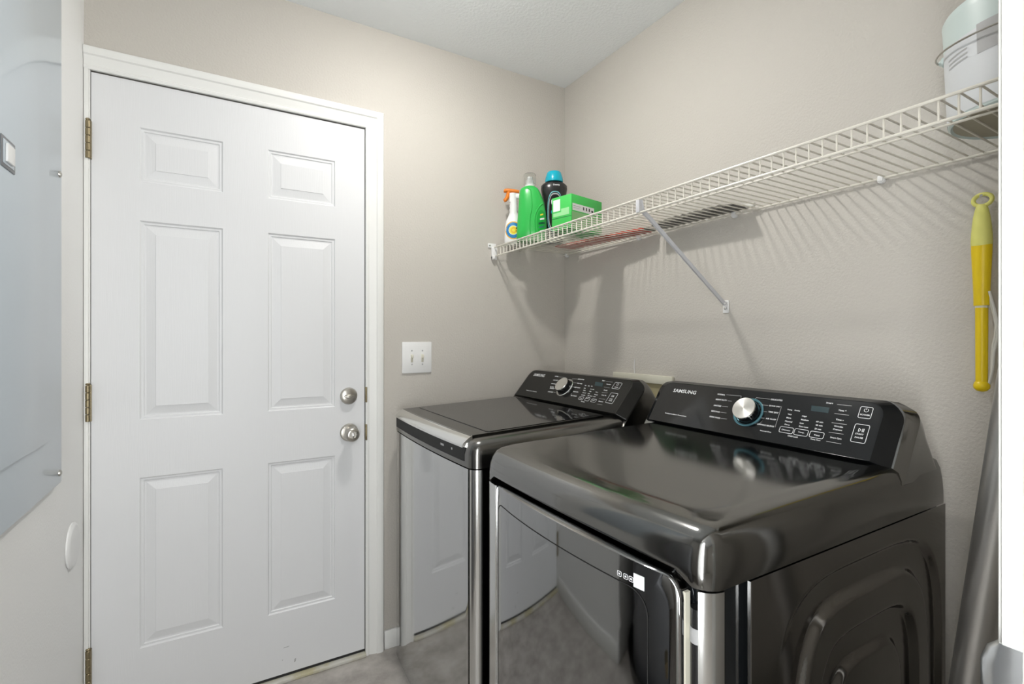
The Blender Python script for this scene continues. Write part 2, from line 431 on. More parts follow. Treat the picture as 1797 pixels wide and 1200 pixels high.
DB =[
( (-1.2418,0.0454),(-1.2740,0.0470),(-1.2758,0.0316),(-1.2460,0.0308) ),
( (-1.2778,0.0456),(-1.3089,0.0473),(-1.3104,0.0309),(-1.2809,0.0304) ),
( (-1.3136,0.0463),(-1.3438,0.0473),(-1.3452,0.0309),(-1.3159,0.0310) ),
( (-1.3994,0.1217),(-1.4248,0.1235),(-1.4250,0.0951),(-1.4012,0.0950) ),
( (-1.3994,0.0789),(-1.4257,0.0805),(-1.4287,0.0375),(-1.4034,0.0365) ),
]
DW =[
( (-1.2966,0.1116),(-1.3376,0.1114),(-1.3384,0.0971),(-1.2997,0.0974) ),
]
WL =[
( (-0.3012,0.1190),(-0.3477,0.1188),(-0.3509,0.1127) ),
( (-0.3962,0.1086),(-0.3921,0.1165),(-0.4248,0.1182) ),
( (-0.4068,0.0994),(-0.4349,0.1001) ),
( (-0.4204,0.0804),(-0.4363,0.0802) ),
( (-0.3310,0.0428),(-0.3473,0.0435) ),
( (-0.5866,0.1228),(-0.6218,0.1225) ),
( (-0.5947,0.0974),(-0.6255,0.0970) ),
( (-0.6013,0.0740),(-0.6310,0.0750) ),
( (-0.6064,0.0472),(-0.6380,0.0485) ),
( (-0.6128,0.0245),(-0.6408,0.0250) ),
]
WB =[
( (-0.5006,0.0438),(-0.5266,0.0434),(-0.5272,0.0310),(-0.5034,0.0304) ),
( (-0.5377,0.0456),(-0.5581,0.0452),(-0.5615,0.0293),(-0.5414,0.0310) ),
( (-0.5723,0.0419),(-0.5963,0.0429),(-0.5985,0.0287),(-0.5735,0.0288) ),
( (-0.6351,0.1231),(-0.6628,0.1229),(-0.6726,0.0958),(-0.6444,0.0962) ),
( (-0.6465,0.0783),(-0.6704,0.0787),(-0.6833,0.0354),(-0.6566,0.0361) ),
]
WW =[
( (-0.5327,0.1157),(-0.5774,0.1144),(-0.5851,0.0982),(-0.5415,0.0985) ),
]

# ------------------------------------------------------------ washer and dryer
def outline(y0, y1, xf, xb, bow, rf, rb, d=0.0, nf=28, nc=8, ks=1.0):
    """plan outline, front at small x bowed outward; list of (x, y) starting at the back on the y1 side"""
    yc, hw = (y0 + y1) / 2, (y1 - y0) / 2; pts = []
    a, b, X, XB = y0 + d * ks, y1 - d * ks, xf + d, xb - d * ks
    r = max(rf - d * 0.5, 0.006) + 1.6 * max(0.0, min(d, 0.07) - 0.03); q = max(rb - d * 0.6, 0.004)
    for k in range(nc + 1):                                  # back corner, y1 side
        t = radians(0 + 90 * k / nc); pts.append((XB - q + q * cos(t), b - q + q * sin(t)))
    for k in range(1, 8): pts.append((XB - q + (X + r - XB + q) * k / 8, b))
    for k in range(nc + 1):                                  # front corner, y1 side
        t = radians(90 + 90 * k / nc); pts.append((X + r + r * cos(t), b - r + r * sin(t)))
    for k in range(1, nf): pts.append((X, b - r + (a + r - b + r) * k / nf))
    for k in range(nc + 1):
        t = radians(180 + 90 * k / nc); pts.append((X + r + r * cos(t), a + r + r * sin(t)))
    for k in range(1, 8): pts.append((X + r + (XB - q - X - r) * k / 8, a))
    for k in range(nc + 1):
        t = radians(270 + 90 * k / nc); pts.append((XB - q + q * cos(t), a + q + q * sin(t)))
    out = []
    for x, y in pts:
        f = bow * (1 - ((y - yc) / hw) ** 2) * smooth(xf + 0.30, xf + 0.04, x)
        out.append((x - f, y))
    return out
def machine_cover(spec, levels, zfun, ks=1.0):
    rings = []
    for d, z in levels:
        rings.append([(x, y, zfun(x, y, z, d)) for x, y in outline(*spec, d, ks=ks)])
    return MB().loft(rings)
def wrap_panel(spec, keep, z0, z1, th=0.004, d=0.0):
    """thin shell following the part of the outline where keep(x, y) is true"""
    o = outline(*spec, d, nf=60, nc=14); i_ = outline(*spec, d + th, nf=60, nc=14)
    idx = [k for k in range(len(o)) if keep(*o[k])]
    runs = []; cur = [idx[0]]
    for k in idx[1:]:
        if k == cur[-1] + 1: cur.append(k)
        else: runs.append(cur); cur = [k]
    runs.append(cur)
    mb = MB()
    for run in runs:
        rings = [[(*o[k], z0), (*o[k], z1), (*i_[k], z1), (*i_[k], z0)] for k in run]
        mb.loft(rings)
    return mb
class Console:
    """sloping control panel plane: u = room y, v = distance up the slope"""
    def __init__(s, P0, P1):
        s.P0 = P0; d = Vector((P1[0] - P0[0], 0, P1[1] - P0[1])); s.L = d.length; s.d = d.normalized(); s.n = Vector((-s.d.z, 0, s.d.x))
    def pt(s, u, v, h=0.0): return Vector((s.P0[0], u, s.P0[1])) + s.d * v + s.n * h
    def text(s, mb, txt, u, v, wd, ht, h, bold=0.0, shear=0.0):
        vs, fs = text_mesh(txt, wd, ht, bold, shear); mb.add([s.pt(u - a, v + b, h) for a, b in vs], fs)
    def line(s, mb, pts, wd, h):
        for (u0, v0), (u1, v1) in zip(pts, pts[1:]):
            L = sqrt((u1 - u0) ** 2 + (v1 - v0) ** 2); nx, ny = -(v1 - v0) / L * wd / 2, (u1 - u0) / L * wd / 2
            mb.add([s.pt(u0 + nx, v0 + ny, h), s.pt(u1 + nx, v1 + ny, h), s.pt(u1 - nx, v1 - ny, h), s.pt(u0 - nx, v0 - ny, h)], [(0, 1, 2, 3)])
    def frame(s, mb, quad, wd, h, r=0.004):
        us = [q[0] for q in quad]; vs = [q[1] for q in quad]
        w_, h_ = max(us) - min(us), max(vs) - min(vs); c = ((max(us) + min(us)) / 2, (max(vs) + min(vs)) / 2)
        a = rrect(w_, h_, r, 4, c); b = rrect(w_ - 2 * wd, h_ - 2 * wd, max(r - wd, 0.001), 4, c)
        n = len(a); mb.add([s.pt(*p, h) for p in a] + [s.pt(*p, h) for p in b], [(i, (i + 1) % n, n + (i + 1) % n, n + i) for i in range(n)])
def build_console(root, con, uL, uR, rt, zbase, back, texts, lines, lines2, frames, disp, knob_uv, knob_r, panel_mat, house_mat, ring_mat, flush=0.0005):
    # housing behind the panel
    L = con.L; wdt = uL - uR; cu = (uL + uR) / 2
    hL, hR = uL + 0.0012, uR - flush; hc = (hL + hR) / 2
    base = rrect(hL - hR, L + 0.036, (0.008, rt + flush, rt, 0.008), 8, (hc, L / 2 - 0.0155))
    def drop(u, v): return -0.022 * smooth(uR + 0.030, uR, u) - 0.007 * smooth(L - 0.014, L, v)
    front = rrect(hL - hR - 0.92 * flush, L + 0.036, (0.008, rt + 0.3 * flush, rt, 0.008), 8, (hc + 0.46 * flush, L / 2 - 0.0155))
    rings = []
    for i, (dx, sc, ins) in enumerate(((0.0, 1.0, 0.0), (0.016, 0.99, 0.0), (0.036, 0.88, 0.002), (0.056, 0.68, 0.004), (0.078, 0.46, 0.004), (0.100, 0.24, 0.004), (0.122, 0.08, 0.004), (0.135, 0.01, 0.004))):
        rr = []
        for u, v in (front if i == 0 else base):
            p = con.pt(u, v, -0.006 + drop(u, v)); z = zbase + (p.z - zbase) * sc
            rr.append((min(p.x + dx + 0.07 * smooth(0.08, 0.0, v) * smooth(0, 0.1, dx), back), hc + (u - hc) * (1 - ins / (wdt / 2)), z))
        rings.append(rr)
    hs = obj('console_housing', MB().loft(rings), house_mat, root)
    # black face with chamfered top and ends
    o = rrect(wdt - 0.004, L + 0.002, (0.006, rt, rt, 0.006), 8, (cu, L / 2))
    i_ = rrect(wdt - 0.052, L - 0.014, (0.004, rt * 0.7, rt * 0.7, 0.004), 8, (cu, L / 2 - 0.008))
    i_ = [(u + 0.006 if True else u, max(v, 0.001)) for u, v in i_]
    n = len(o)
    rings = [[con.pt(u, v, -0.008 + drop(u, v)) for u, v in o], [con.pt(u, v, -0.003 + drop(u, v)) for u, v in o], [con.pt(a[0] * 0.12 + b[0] * 0.88, a[1] * 0.12 + b[1] * 0.88, 0.0035) for a, b in zip(o, i_)], [con.pt(u, v, 0.004) for u, v in i_]]
    face = obj('control_panel', MB().loft(rings, cap0=True), panel_mat, root, angle=4)
    h = 0.0044
    brand = MB(); t, u, v, wd, ht = texts[0]; con.text(brand, t, u, v, wd, ht * 0.82, h, 0.012)
    obj('brand_lettering', brand, 'print_white', face)['kind'] = 'stuff'
    prt = MB()
    for t, u, v, wd, ht in texts[1:]: con.text(prt, t, u, v, wd, ht * 0.66, h, 0.02)
    obj('cycle_lettering', prt, 'print_white', face)['kind'] = 'stuff'
    ln = MB()
    for l in lines: con.line(ln, l, 0.0009, h)
    for l in lines2: con.line(ln, l, 0.0011, h)
    obj('guide_lines', ln, 'print_grey', face)['kind'] = 'stuff'
    for q in frames:
        b = MB(); con.frame(b, q, 0.0011, h + 0.0001)
        us = [p[0] for p in q]; vs_ = [p[1] for p in q]
        bt = MB(); w_, h_ = max(us) - min(us), max(vs_) - min(vs_); c = ((max(us) + min(us)) / 2, (max(vs_) + min(vs_)) / 2)
        bt.loft([[con.pt(*p, 0.0038) for p in rrect(w_, h_, 0.004, 4, c)], [con.pt(*p, 0.0043) for p in rrect(w_, h_, 0.004, 4, c)]])
        bo = obj('button', bt, panel_mat, root); obj('button_outline', b, 'print_white', bo)
    for q in disp:
        b = MB(); b.add([con.pt(*p, h - 0.0001) for p in q], [(0, 1, 2, 3)]); obj('display_window', b, 'display', face)
    # symbols on the power and start buttons
    sy = MB()
    def centre(q): return (sum(p[0] for p in q) / 4, sum(p[1] for p in q) / 4, max(p[1] for p in q))
    u, v, vt = centre(frames[3]); r0 = 0.0042
    con.line(sy, [(u + r0 * sin(radians(a)), vt - 0.0085 + r0 * cos(radians(a))) for a in range(35, 326, 22)], 0.0011, h + 0.0002)
    con.line(sy, [(u, vt - 0.0085 + 0.001), (u, vt - 0.0085 + 0.0055)], 0.0011, h + 0.0002)
    u, v, vt = centre(frames[4]); vv = vt - 0.014
    con.line(sy, [(u + 0.005, vv + 0.004), (u + 0.005, vv - 0.004), (u - 0.000, vv), (u + 0.005, vv + 0.004)], 0.0010, h + 0.0002)
    for k in (-0.0025, -0.0050): con.line(sy, [(u + k, vv + 0.004), (u + k, vv - 0.004)], 0.0013, h + 0.0002)
    obj('button_symbols', sy, 'print_white', face)['kind'] = 'stuff'
    # knob with ring
    c = con.pt(*knob_uv, 0.003); R = knob_r
    rg = MB().lathe([(R * 1.12, 0.0), (R * 1.32, 0.001), (R * 1.32, 0.003), (R * 1.22, 0.0045), (R * 1.12, 0.003)], c, con.n, 48, cap0=False, cap1=False)
    obj('dial_ring', rg, ring_mat, root)
    kb = MB().lathe([(R * 1.08, 0.0), (R * 1.04, 0.006), (R * 1.0, 0.020), (R * 0.98, 0.0235)], c, con.n, 48)
    k = obj('knob', kb, 'panel_black', root)
    kc = MB().lathe([(R * 1.0, 0.0), (R * 1.0, 0.003), (R * 0.965, 0.0046), (R * 0.6, 0.0046), (R * 0.3, 0.0046), (0.0, 0.0046)], (0, 0, 0), (0, 0, 1), 64)
    me = kc.mesh('knob_cap', angle=20); me.materials.append(M['spun_metal']); ko = bpy.data.objects.new('knob_cap', me); C.objects.link(ko); ko.parent = k
    ko.rotation_euler = con.n.to_track_quat('Z', 'Y').to_euler(); ko.location = c + con.n * 0.0215 - Vector(ORG[root]); ko['label'] = 'spun silver knob face'
    mk = MB(); tdir = Vector((0, -1, 0)) * 0.72 - con.d * 0.69
    mk.tube([c + tdir * R * 1.03 + con.n * 0.010, c + tdir * R * 1.01 + con.n * 0.0235], 0.0014, 6); obj('knob_mark', mk, 'chrome', k)
# spun metal: radial anisotropic look from fine angular noise
m = mat('spun_metal', (0.74, 0.735, 0.71), 0.27, 1.0, Anisotropic=0.6)
tn = m.node_tree.nodes.new('ShaderNodeTangent'); tn.direction_type = 'RADIAL'; tn.axis = 'Z'
m.node_tree.links.new(tn.outputs['Tangent'], m.node_tree.nodes['Principled BSDF'].inputs['Tangent'])

def loft_disc(cen, pts, nr, fx):
    """filled outline in (y, z) with x from fx(y, z), rings scaled to the centre"""
    rings = [[(fx(cen[0] + (y - cen[0]) * s, cen[1] + (z - cen[1]) * s), cen[0] + (y - cen[0]) * s, cen[1] + (z - cen[1]) * s) for y, z in pts] for s in [1 - k / nr * 0.98 for k in range(nr + 1)]]
    return rings

# ---- dryer
DY0, DY1, DXF, DXB = -1.495, -0.812, -0.852, -0.060
dr = thing('dryer', 'dark graphite front-load dryer nearest the doorway, with mirror-like door', 'dryer', (-0.45, -1.153, 0))
dspec = (DY0, DY1, DXF, DXB, 0.020, 0.034, 0.015)
dc = (DY0 + DY1) / 2
def dz_cover(x, y, z, d):
    if z < 0.88:
        fr = smooth(DXF + 0.035, DXF + 0.012, x)
        return z + fr * (0.016 * smooth(0.318, 0.285, abs(y - dc)) + 0.006 * (1 - ((y - dc) / 0.34) ** 2))
    k = smooth(0.90, 0.95, z)
    return z + k * 0.014 * (x - DXF) / 0.57
dcov = machine_cover(dspec, ((0.006, 0.8720), (0.0005, 0.8725), (0.0, 0.8735), (0.0005, 0.900), (0.003, 0.918), (0.009, 0.934), (0.019, 0.946), (0.032, 0.9530), (0.044, 0.9562), (0.050, 0.9572), (0.055, 0.9582), (0.061, 0.9594), (0.067, 0.9604), (0.073, 0.9609), (0.085, 0.9611), (0.12, 0.9611), (0.18, 0.9611)), dz_cover, 0.62)
obj('top_cover', dcov, 'graphite', dr, angle=60)
bspec = (DY0 + 0.012, DY1 - 0.003, -0.832, DXB - 0.004, 0.010, 0.02, 0.012)
body = MB().loft([[(x, y, z) for x, y in outline(*bspec)] for z in (0.0, 0.878)])
obj('cabinet', body, 'panel_black', dr)
obj('left_side_panel', MB().box(-0.79, DXB - 0.004, DY1 - 0.0032, DY1 - 0.0004, 0.01, 0.8695), 'graphite_side', dr)
# right side panel with stepped embossing (the ridges are pressed into the steel)
def emboss(x, z):
    cx, cz, p = -0.395, 0.45, 4.3
    def rr(a, b): return ((abs(x - cx) / a) ** p + (abs(z - cz) / b) ** p) ** (1 / p)
    h = 0.0
    h -= 0.011 * (1 - smooth(0.972, 1.0, rr(0.315, 0.380))) * smooth(-0.70, -0.50, x)
    h += 0.014 * (1 - smooth(0.955, 1.0, rr(0.250, 0.330)))
    h -= 0.013 * (1 - smooth(0.950, 1.0, rr(0.195, 0.265)))
    h += 0.010 * (1 - smooth(0.925, 1.0, rr(0.135, 0.208)))
    return h
NX, NZ = 190, 200; xa, xb_ = -0.757, DXB - 0.002; za, zb_ = 0.015, 0.8695
vs = [(xa + (xb_ - xa) * i / NX, DY0 + 0.0005 - emboss(xa + (xb_ - xa) * i / NX, za + (zb_ - za) * j / NZ), za + (zb_ - za) * j / NZ) for j in range(NZ + 1) for i in range(NX + 1)]
fs = [(j * (NX + 1) + i, j * (NX + 1) + i + 1, (j + 1) * (NX + 1) + i + 1, (j + 1) * (NX + 1) + i) for j in range(NZ) for i in range(NX)]
obj('right_side_panel', MB().add(vs, fs), 'graphite_side', dr, angle=80)
obj('corner_post', wrap_panel(dspec, lambda x, y: (y < -1.474 and x < -0.7585), 0.012, 0.8700), 'post_silver', dr)
obj('corner_post', wrap_panel(dspec, lambda x, y: (y > -0.880 and x < -0.792), 0.012, 0.8700), 'post_silver', dr)
obj('panel_edge', MB().box(-0.7590, -0.7568, DY0 - 0.0012, DY0 + 0.004, 0.012, 0.8700), 'chrome', dr)
# door
yA, yB = -1.452, -0.884; dyc = (yA + yB) / 2; dhw = (yB - yA) / 2
zA, zB = 0.09, 0.8785
def door_x(y, z): 
    t = (y - dyc) / dhw
    return -0.8600 - 0.030 * (1 - t * t) - 0.003 * (1 - abs(t) ** 8)
po = []
for y, z in rrect(yB - yA, zB - zA, 0.030, 8, (dyc, (zA + zB) / 2)):
    po.append((y, z))
def densify(pts, step=0.03):
    out = []
    for a, b in zip(pts, pts[1:] + pts[:1]):
        n = max(1, int(math.hypot(b[0] - a[0], b[1] - a[1]) / step))
        out += [(a[0] + (b[0] - a[0]) * k / n, a[1] + (b[1] - a[1]) * k / n) for k in range(n)]
    return out
po = densify(po)
po = [(y, z + 0.008 * (1 - ((y - dyc) / dhw) ** 2) * smooth(0.8, 0.88, z)) for y, z in po]
rings = [[(-0.836, y, z) for y, z in po], [(door_x(y, z) + 0.0025, y, z) for y, z in po]]
ins = [(dyc + (y - dyc) * 0.994, (zA + zB) / 2 + (z - (zA + zB) / 2) * 0.996) for y, z in po]
rings += loft_disc((dyc, 0.49), ins, 16, door_x)
dd = obj('door', MB().loft(rings), 'door_mirror', dr, angle=50)
# thin rounded seam of the door window
wo = densify(rrect(0.498, 0.60, (0.02, 0.03, 0.035, 0.02), 8, (-1.1515, 0.538)), 0.02)
wo = [(y, z + 0.004 * (1 - ((y + 1.15) / 0.25) ** 2) * smooth(0.78, 0.83, z)) for y, z in wo]
wi = [(-1.1515 + (y + 1.1515) * 0.993, 0.538 + (z - 0.538) * 0.9945) for y, z in wo]
n = len(wo)
obj('window_seam', MB().add([(door_x(y, z) - 0.0006, y, z) for y, z in wo] + [(door_x(y, z) - 0.0006, y, z) for y, z in wi], [(i, (i + 1) % n, n + (i + 1) % n, n + i) for i in range(n)]), 'rubber', dd)
obj('door_edge_liner', MB().box(-0.852, -0.842, yA - 0.0025, yA + 0.004, 0.11, 0.86), 'ivory', dd)
hg = MB().lathe([(0.011, 0), (0.011, 0.72)], (-0.838, -1.4655, 0.12), n=16)
hg = obj('hinge_column', hg, 'black_plastic', dr)
obj('hinge_band', MB().lathe([(0.0118, 0), (0.0118, 0.022)], (-0.838, -1.4655, 0.79), n=16), 'print_grey', hg)
# sticker on the door
def on_door(y, z, h=0.0008): return (door_x(y, z) - h, y, z)
st = MB(); yy, zz = -1.358, 0.838
def door_quad(mb, y0, y1, z0, z1, h):
    mb.add([on_door(y0, z0, h), on_door((y0 + y1) / 2, z0, h), on_door(y1, z0, h), on_door(y1, z1, h), on_door((y0 + y1) / 2, z1, h), on_door(y0, z1, h)], [(0, 1, 4, 5), (1, 2, 3, 4)])
door_quad(st, -1.394, -1.374, 0.8405, 0.8625, 0.0008); obj('white_sticker', st, 'print_white', dd)
ic = MB()
for y0 in (-1.3415, -1.3540, -1.3650):
    a = rrect(0.0090, 0.0088, 0.002, 4, (y0 - 0.0046, 0.8505)); b = rrect(0.0070, 0.0068, 0.0015, 4, (y0 - 0.0046, 0.8505)); n = len(a)
    ic.add([on_door(*p) for p in a] + [on_door(*p) for p in b], [(i, (i + 1) % n, n + (i + 1) % n, n + i) for i in range(n)])
    door_quad(ic, y0 - 0.0064, y0 - 0.0028, 0.8490, 0.8520, 0.0008)
obj('care_icons', ic, 'print_white', dd)['kind'] = 'stuff'
dcon = Console((-0.285, 0.978), (-0.204, 1.1035))
build_console(dr, dcon, -0.814, -1.474, 0.042, 0.925, -0.064, DT, DL, DL2, DB, DW, (-1.147, 0.071), 0.031, 'panel_black', 'graphite', 'ring_teal', 0.0195)

# ---- washer
WY0, WY1, WXF, WXB = -0.752, -0.052, -0.860, -0.100
wa = thing('washing_machine', 'grey top-load washing machine with glass lid standing in the corner', 'washing machine', (-0.48, -0.402, 0))
wspec = (WY0, WY1, WXF, WXB, 0.012, 0.030, 0.02)
wc = (WY0 + WY1) / 2
def wz(x, y, z, d):
    return z + smooth(0.91, 0.95, z) * 0.020 * (x - WXF) / 0.52
wcov = machine_cover(wspec, ((0.006, 0.8785), (0.0, 0.879), (0.0, 0.8805), (0.0, 0.912), (0.0025, 0.928), (0.008, 0.941), (0.017, 0.949), (0.028, 0.9525), (0.04, 0.9535), (0.10, 0.9535), (0.18, 0.9535)), wz)
obj('top_cover', wcov, 'washer_top', wa, angle=60)
wb = (WY0 + 0.002, WY1 - 0.002, WXF + 0.006, WXB - 0.004, 0.012, 0.028, 0.02)
obj('cabinet', MB().loft([[(x, y, z) for x, y in outline(*wb)] for z in (0.0, 0.8755)]), 'graphite_side', wa, angle=60)
obj('front_panel', wrap_panel(wspec, lambda x, y: -0.728 < y and x < -0.80, 0.012, 0.8755, 0.005), 'steel_mirror', wa, angle=60)
obj('corner_post', wrap_panel(wspec, lambda x, y: y < -0.729 and x < -0.80, 0.012, 0.8755, 0.005), 'post_silver', wa, angle=60)
def wfront(y): return WXF - 0.012 * (1 - ((y - wc) / 0.35) ** 2)
ys = [-0.705 + (0.705 - 0.082) * k / 40 for k in range(41)]
rec = MB().loft([[(wfront(y) - 0.0012, y, 0.8935), (wfront(y) - 0.0012, y, 0.931), (wfront(y) + 0.003, y, 0.931), (wfront(y) + 0.003, y, 0.8935)] for y in ys])
obj('handle_recess', rec, 'rubber', wa)
lb = MB()
for y0, y1 in ((-0.575, -0.551), (-0.633, -0.626)): obj('warning_tag', MB().box(wfront((y0 + y1) / 2) - 0.0020, wfront((y0 + y1) / 2), y0, y1, 0.912, 0.918), 'print_grey', wa)
lid = obj('lid', MB().loft([[(x, y, 0.9545 + 0.020 * (x - WXF) / 0.52 + dz) for x, y in [(-0.836 - 0.012 * (1 - ((q - wc) / 0.35) ** 2), q) for q in [-0.694 + 0.61 * k / 20 for k in range(21)]] + [(-0.352, -0.084), (-0.352, -0.694)]] for dz in (0.0, 0.005)]), 'lid_frame', wa)
gl = [(-0.776, -0.672), (-0.768, -0.680)] ; 
go = rrect(0.425, 0.585, 0.012, 4, (-0.5665, -0.389))
obj('lid_glass', MB().loft([[(x, y, 0.9580 + 0.020 * (x - WXF) / 0.52 + dz) for x, y in go] for dz in (0.0, 0.003)]), 'black_glass', lid)
sec = [(-0.003, 0.930), (-0.0045, 0.936), (-0.001, 0.942), (0.012, 0.9525), (0.020, 0.9575), (0.027, 0.9605), (0.027, 0.950), (0.01, 0.932)]
obj('lid_strip', MB().loft([[(wfront(y) + dx, y, z) for dx, z in sec] for y in [-0.700 + 0.618 * k / 40 for k in range(41)]]), 'lid_strip', lid, 'silver front strip', angle=30)
wcon = Console((-0.325, 0.983), (-0.225, 1.099))
build_console(wa, wcon, -0.058, -0.752, 0.045, 0.945, -0.106, WT, WL, [], WB, WW, (-0.383, 0.072), 0.031, 'panel_charcoal', 'washer_top', 'post_silver')

# ------------------------------------------------------------ wire shelf
SZ = 1.640; SX = -0.395; sy0, sy1 = YF + 0.012, -0.012
sh = thing('wire_shelf', 'long cream-white ventilated wire shelf fixed along the right wall', 'shelf', (-0.2, -0.9, 1.60))
R_ = 0.0019
mw = MB().tube([(-0.006, 0, SZ), (-0.2, 0, SZ), (SX + 0.004, 0, SZ), (SX, 0, SZ - 0.003), (SX, 0, SZ - 0.02), (SX, 0, SZ - 0.040)], R_, 6)
proto = None; k = 0
y = -1.650 + 6 * -0.0268
while y < sy1 - 0.006:
    if y > sy0:
        if proto is None:
            me = mw.mesh('deck_wire', (-0.2, 0, 1.60)); me.materials.append(M['wire_white'])
            proto = bpy.data.objects.new('deck_wire', me); C.objects.link(proto); proto.parent = sh; o = proto
        else:
            o = proto.copy(); C.objects.link(o); o.parent = sh
        o.location = (0, y + 0.9, 0); ORG[o] = ORG[sh]
    y += 0.0268
for x, z, r in ((SX - 0.003, SZ - 0.0015, 0.0032), (SX + 0.001, SZ - 0.040, 0.0032), (-0.262, SZ - 0.004, 0.0026), (-0.010, SZ - 0.004, 0.0032)):
    obj('shelf_rail', MB().tube([(x, sy0 - 0.008, z), (x, -0.9, z), (x, sy1 + 0.008, z)], r, 8), 'wire_white', sh)
# end bracket on the back wall
eb = MB().box(-0.408, -0.384, -0.016, -0.001, 1.584, 1.640, 0.003).box(-0.424, -0.384, -0.006, -0.001, 1.637, 1.657, 0.002).box(-0.408, -0.396, -0.022, -0.001, 1.586, 1.600, 0.002)
ebo = obj('end_bracket', eb, 'plastic_white', sh)
obj('screw', MB().lathe([(0.0035, 0), (0.003, 0.002)], (-0.416, -0.006, 1.647), (0, -1, 0), 10), 'nickel', ebo)
for y in (-1.349, -0.934, -0.507, -0.030):
    cb = MB().lathe([(0.008, -0.001), (0.009, -0.006), (0.008, -0.012), (0.003, -0.015)], (-0.0008, y, SZ - 0.008), (1, 0, 0), 12)
    cb.box(-0.018, -0.001, y - 0.006, y + 0.006, SZ - 0.012, SZ + 0.003, 0.002)
    obj('wall_clip', cb, 'plastic_white', sh)
# diagonal brace
bp = [(-0.393, -0.897, 1.640), (-0.380, -0.897, 1.608), (-0.345, -0.8975, 1.585), (-0.20, -0.898, 1.482), (-0.030, -0.8985, 1.362), (-0.009, -0.899, 1.347)]
br = MB(); wds = [0.012, 0.0085, 0.0085, 0.008, 0.0075, 0.009]
rings = []
for p, wd in zip(bp, wds): rings.append([(p[0], p[1] - wd, p[2] + 0.002), (p[0] - 0.0045, p[1] - wd * 0.4, p[2] - 0.004), (p[0] - 0.0045, p[1] + wd * 0.4, p[2] - 0.004), (p[0], p[1] + wd, p[2] + 0.002), (p[0] + 0.002, p[1], p[2] + 0.003)])
bo = obj('support_brace', br.loft(rings), 'brace_white', sh)
obj('brace_foot', MB().box(-0.0045, -0.0005, -0.910, -0.888, 1.318, 1.360, 0.0015).box(-0.018, -0.002, -0.906, -0.892, 1.346, 1.356, 0.002), 'plastic_white', bo)
obj('screw', MB().lathe([(0.006, 0.0), (0.005, 0.003), (0.0, 0.0045)], (-0.0045, -0.899, 1.333), (-1, 0, 0), 12), 'chrome', bo)
obj('brace_hook', MB().box(-0.4005, -0.3885, -0.904, -0.890, 1.600, 1.641, 0.002), 'brace_white', bo)

# ------------------------------------------------------------ things on the shelf
DECK = SZ + 0.0021
RIGHT = Vector((0.8634, -0.5045, 0)); FRONT = Vector((-0.5045, -0.8634, 0))
class Bottle:
    """body lofted from superellipse sections: local a = sideways, b = towards the viewer side, z up"""
    def __init__(s, pos, ang, secs, n=40):
        s.p = Vector(pos); s.r = Matrix.Rotation(ang, 3, 'Z') @ RIGHT; s.f = Matrix.Rotation(ang, 3, 'Z') @ FRONT; s.secs = secs; s.n = n
    def at(s, z):
        q = s.secs
        for a, b in zip(q, q[1:]):
            if a[0] <= z <= b[0]:
                t = (z - a[0]) / max(1e-9, b[0] - a[0]); return [a[k] + (b[k] - a[k]) * t for k in range(1, 5)]
        return list(q[-1][1:]) if z > q[-1][0] else list(q[0][1:])
    def P(s, a, b, z): return s.p + s.r * a + s.f * b + Vector((0, 0, z))
    def body(s):
        rings = []
        for z, l, r, d, e in s.secs:
            c, w_ = (r + l) / 2, (r - l) / 2; rr = []
            for k in range(s.n):
                t = 2 * pi * k / s.n; ca, sa = cos(t), sin(t)
                rr.append(s.P(c + w_ * math.copysign(abs(ca) ** (2 / e), ca), d * math.copysign(abs(sa) ** (2 / e), sa), z))
            rings.append(rr)
        return MB().loft(rings)
    def surf(s, a, z, h=0.0008):
        l, r, d, e = s.at(z); c, w_ = (r + l) / 2, (r - l) / 2
        t = min(0.999, abs((a - c) / w_)); b = d * (1 - t ** e) ** (1 / e)
        return s.P(a, b + h, z)
    def disc(s, a0, z0, r0, r1, h, sx=1.0, sz=1.0, n=36, e=2.0):
        mb = MB()
        def pt(r, t):
            ca, sa = cos(t), sin(t)
            return s.surf(a0 + sx * r * math.copysign(abs(ca) ** (2 / e), ca), z0 + sz * r * math.copysign(abs(sa) ** (2 / e), sa), h)
        m_ = 5
        mb.loft([[pt(r0 + (r1 - r0) * i / m_, 2 * pi * k / n) for k in range(n)] for i in range(m_ + 1)], cap0=False, cap1=False)
        return mb
    def text(s, txt, a0, z0, wd, ht, h, bold=0.01):
        vs, fs = text_mesh(txt, wd, ht, bold); return MB().add([s.surf(a0 + x, z0 + y, h) for x, y in vs], fs)

# white spray bottle with orange trigger
sb = thing('spray_bottle', 'white spray bottle with orange trigger and round yellow-blue label', 'spray bottle', (-0.341, -0.073, DECK))
B = Bottle((-0.341, -0.073, DECK), 0.0, [(0, -.030, .034, .024, 2.6), (.004, -.034, .040, .028, 2.6), (.03, -.034, .040, .029, 2.6), (.075, -.032, .040, .029, 2.5), (.105, -.027, .036, .026, 2.3), (.125, -.018, .030, .021, 2.1), (.135, -.014, .028, .019, 2.0), (.140, -.013, .027, .018, 2.0)])
sbo = obj('bottle_body', B.body(), 'plastic_white', sb, angle=60)
sp_ = MB(); nk = []
for k in range(7): nk += [(.0175 - .0004 * k if k % 2 else .0200 - .0006 * k, .138 + k * .0090)]
rings = [[B.P(.007 + r * cos(t), r * sin(t), z) for t in [2 * pi * j / 24 for j in range(24)]] for r, z in nk]
obj('ribbed_neck', MB().loft(rings), 'plastic_white', sb)
hd = MB(); rings = []
for a, z, r in ((-.008, .236, .007), (.0, .232, .010), (.02, .228, .013), (.034, .226, .012)):
    rings.append([B.P(a, r * 0.8 * cos(t), z + r * sin(t) - 0.01) for t in [2 * pi * j / 12 for j in range(12)]])
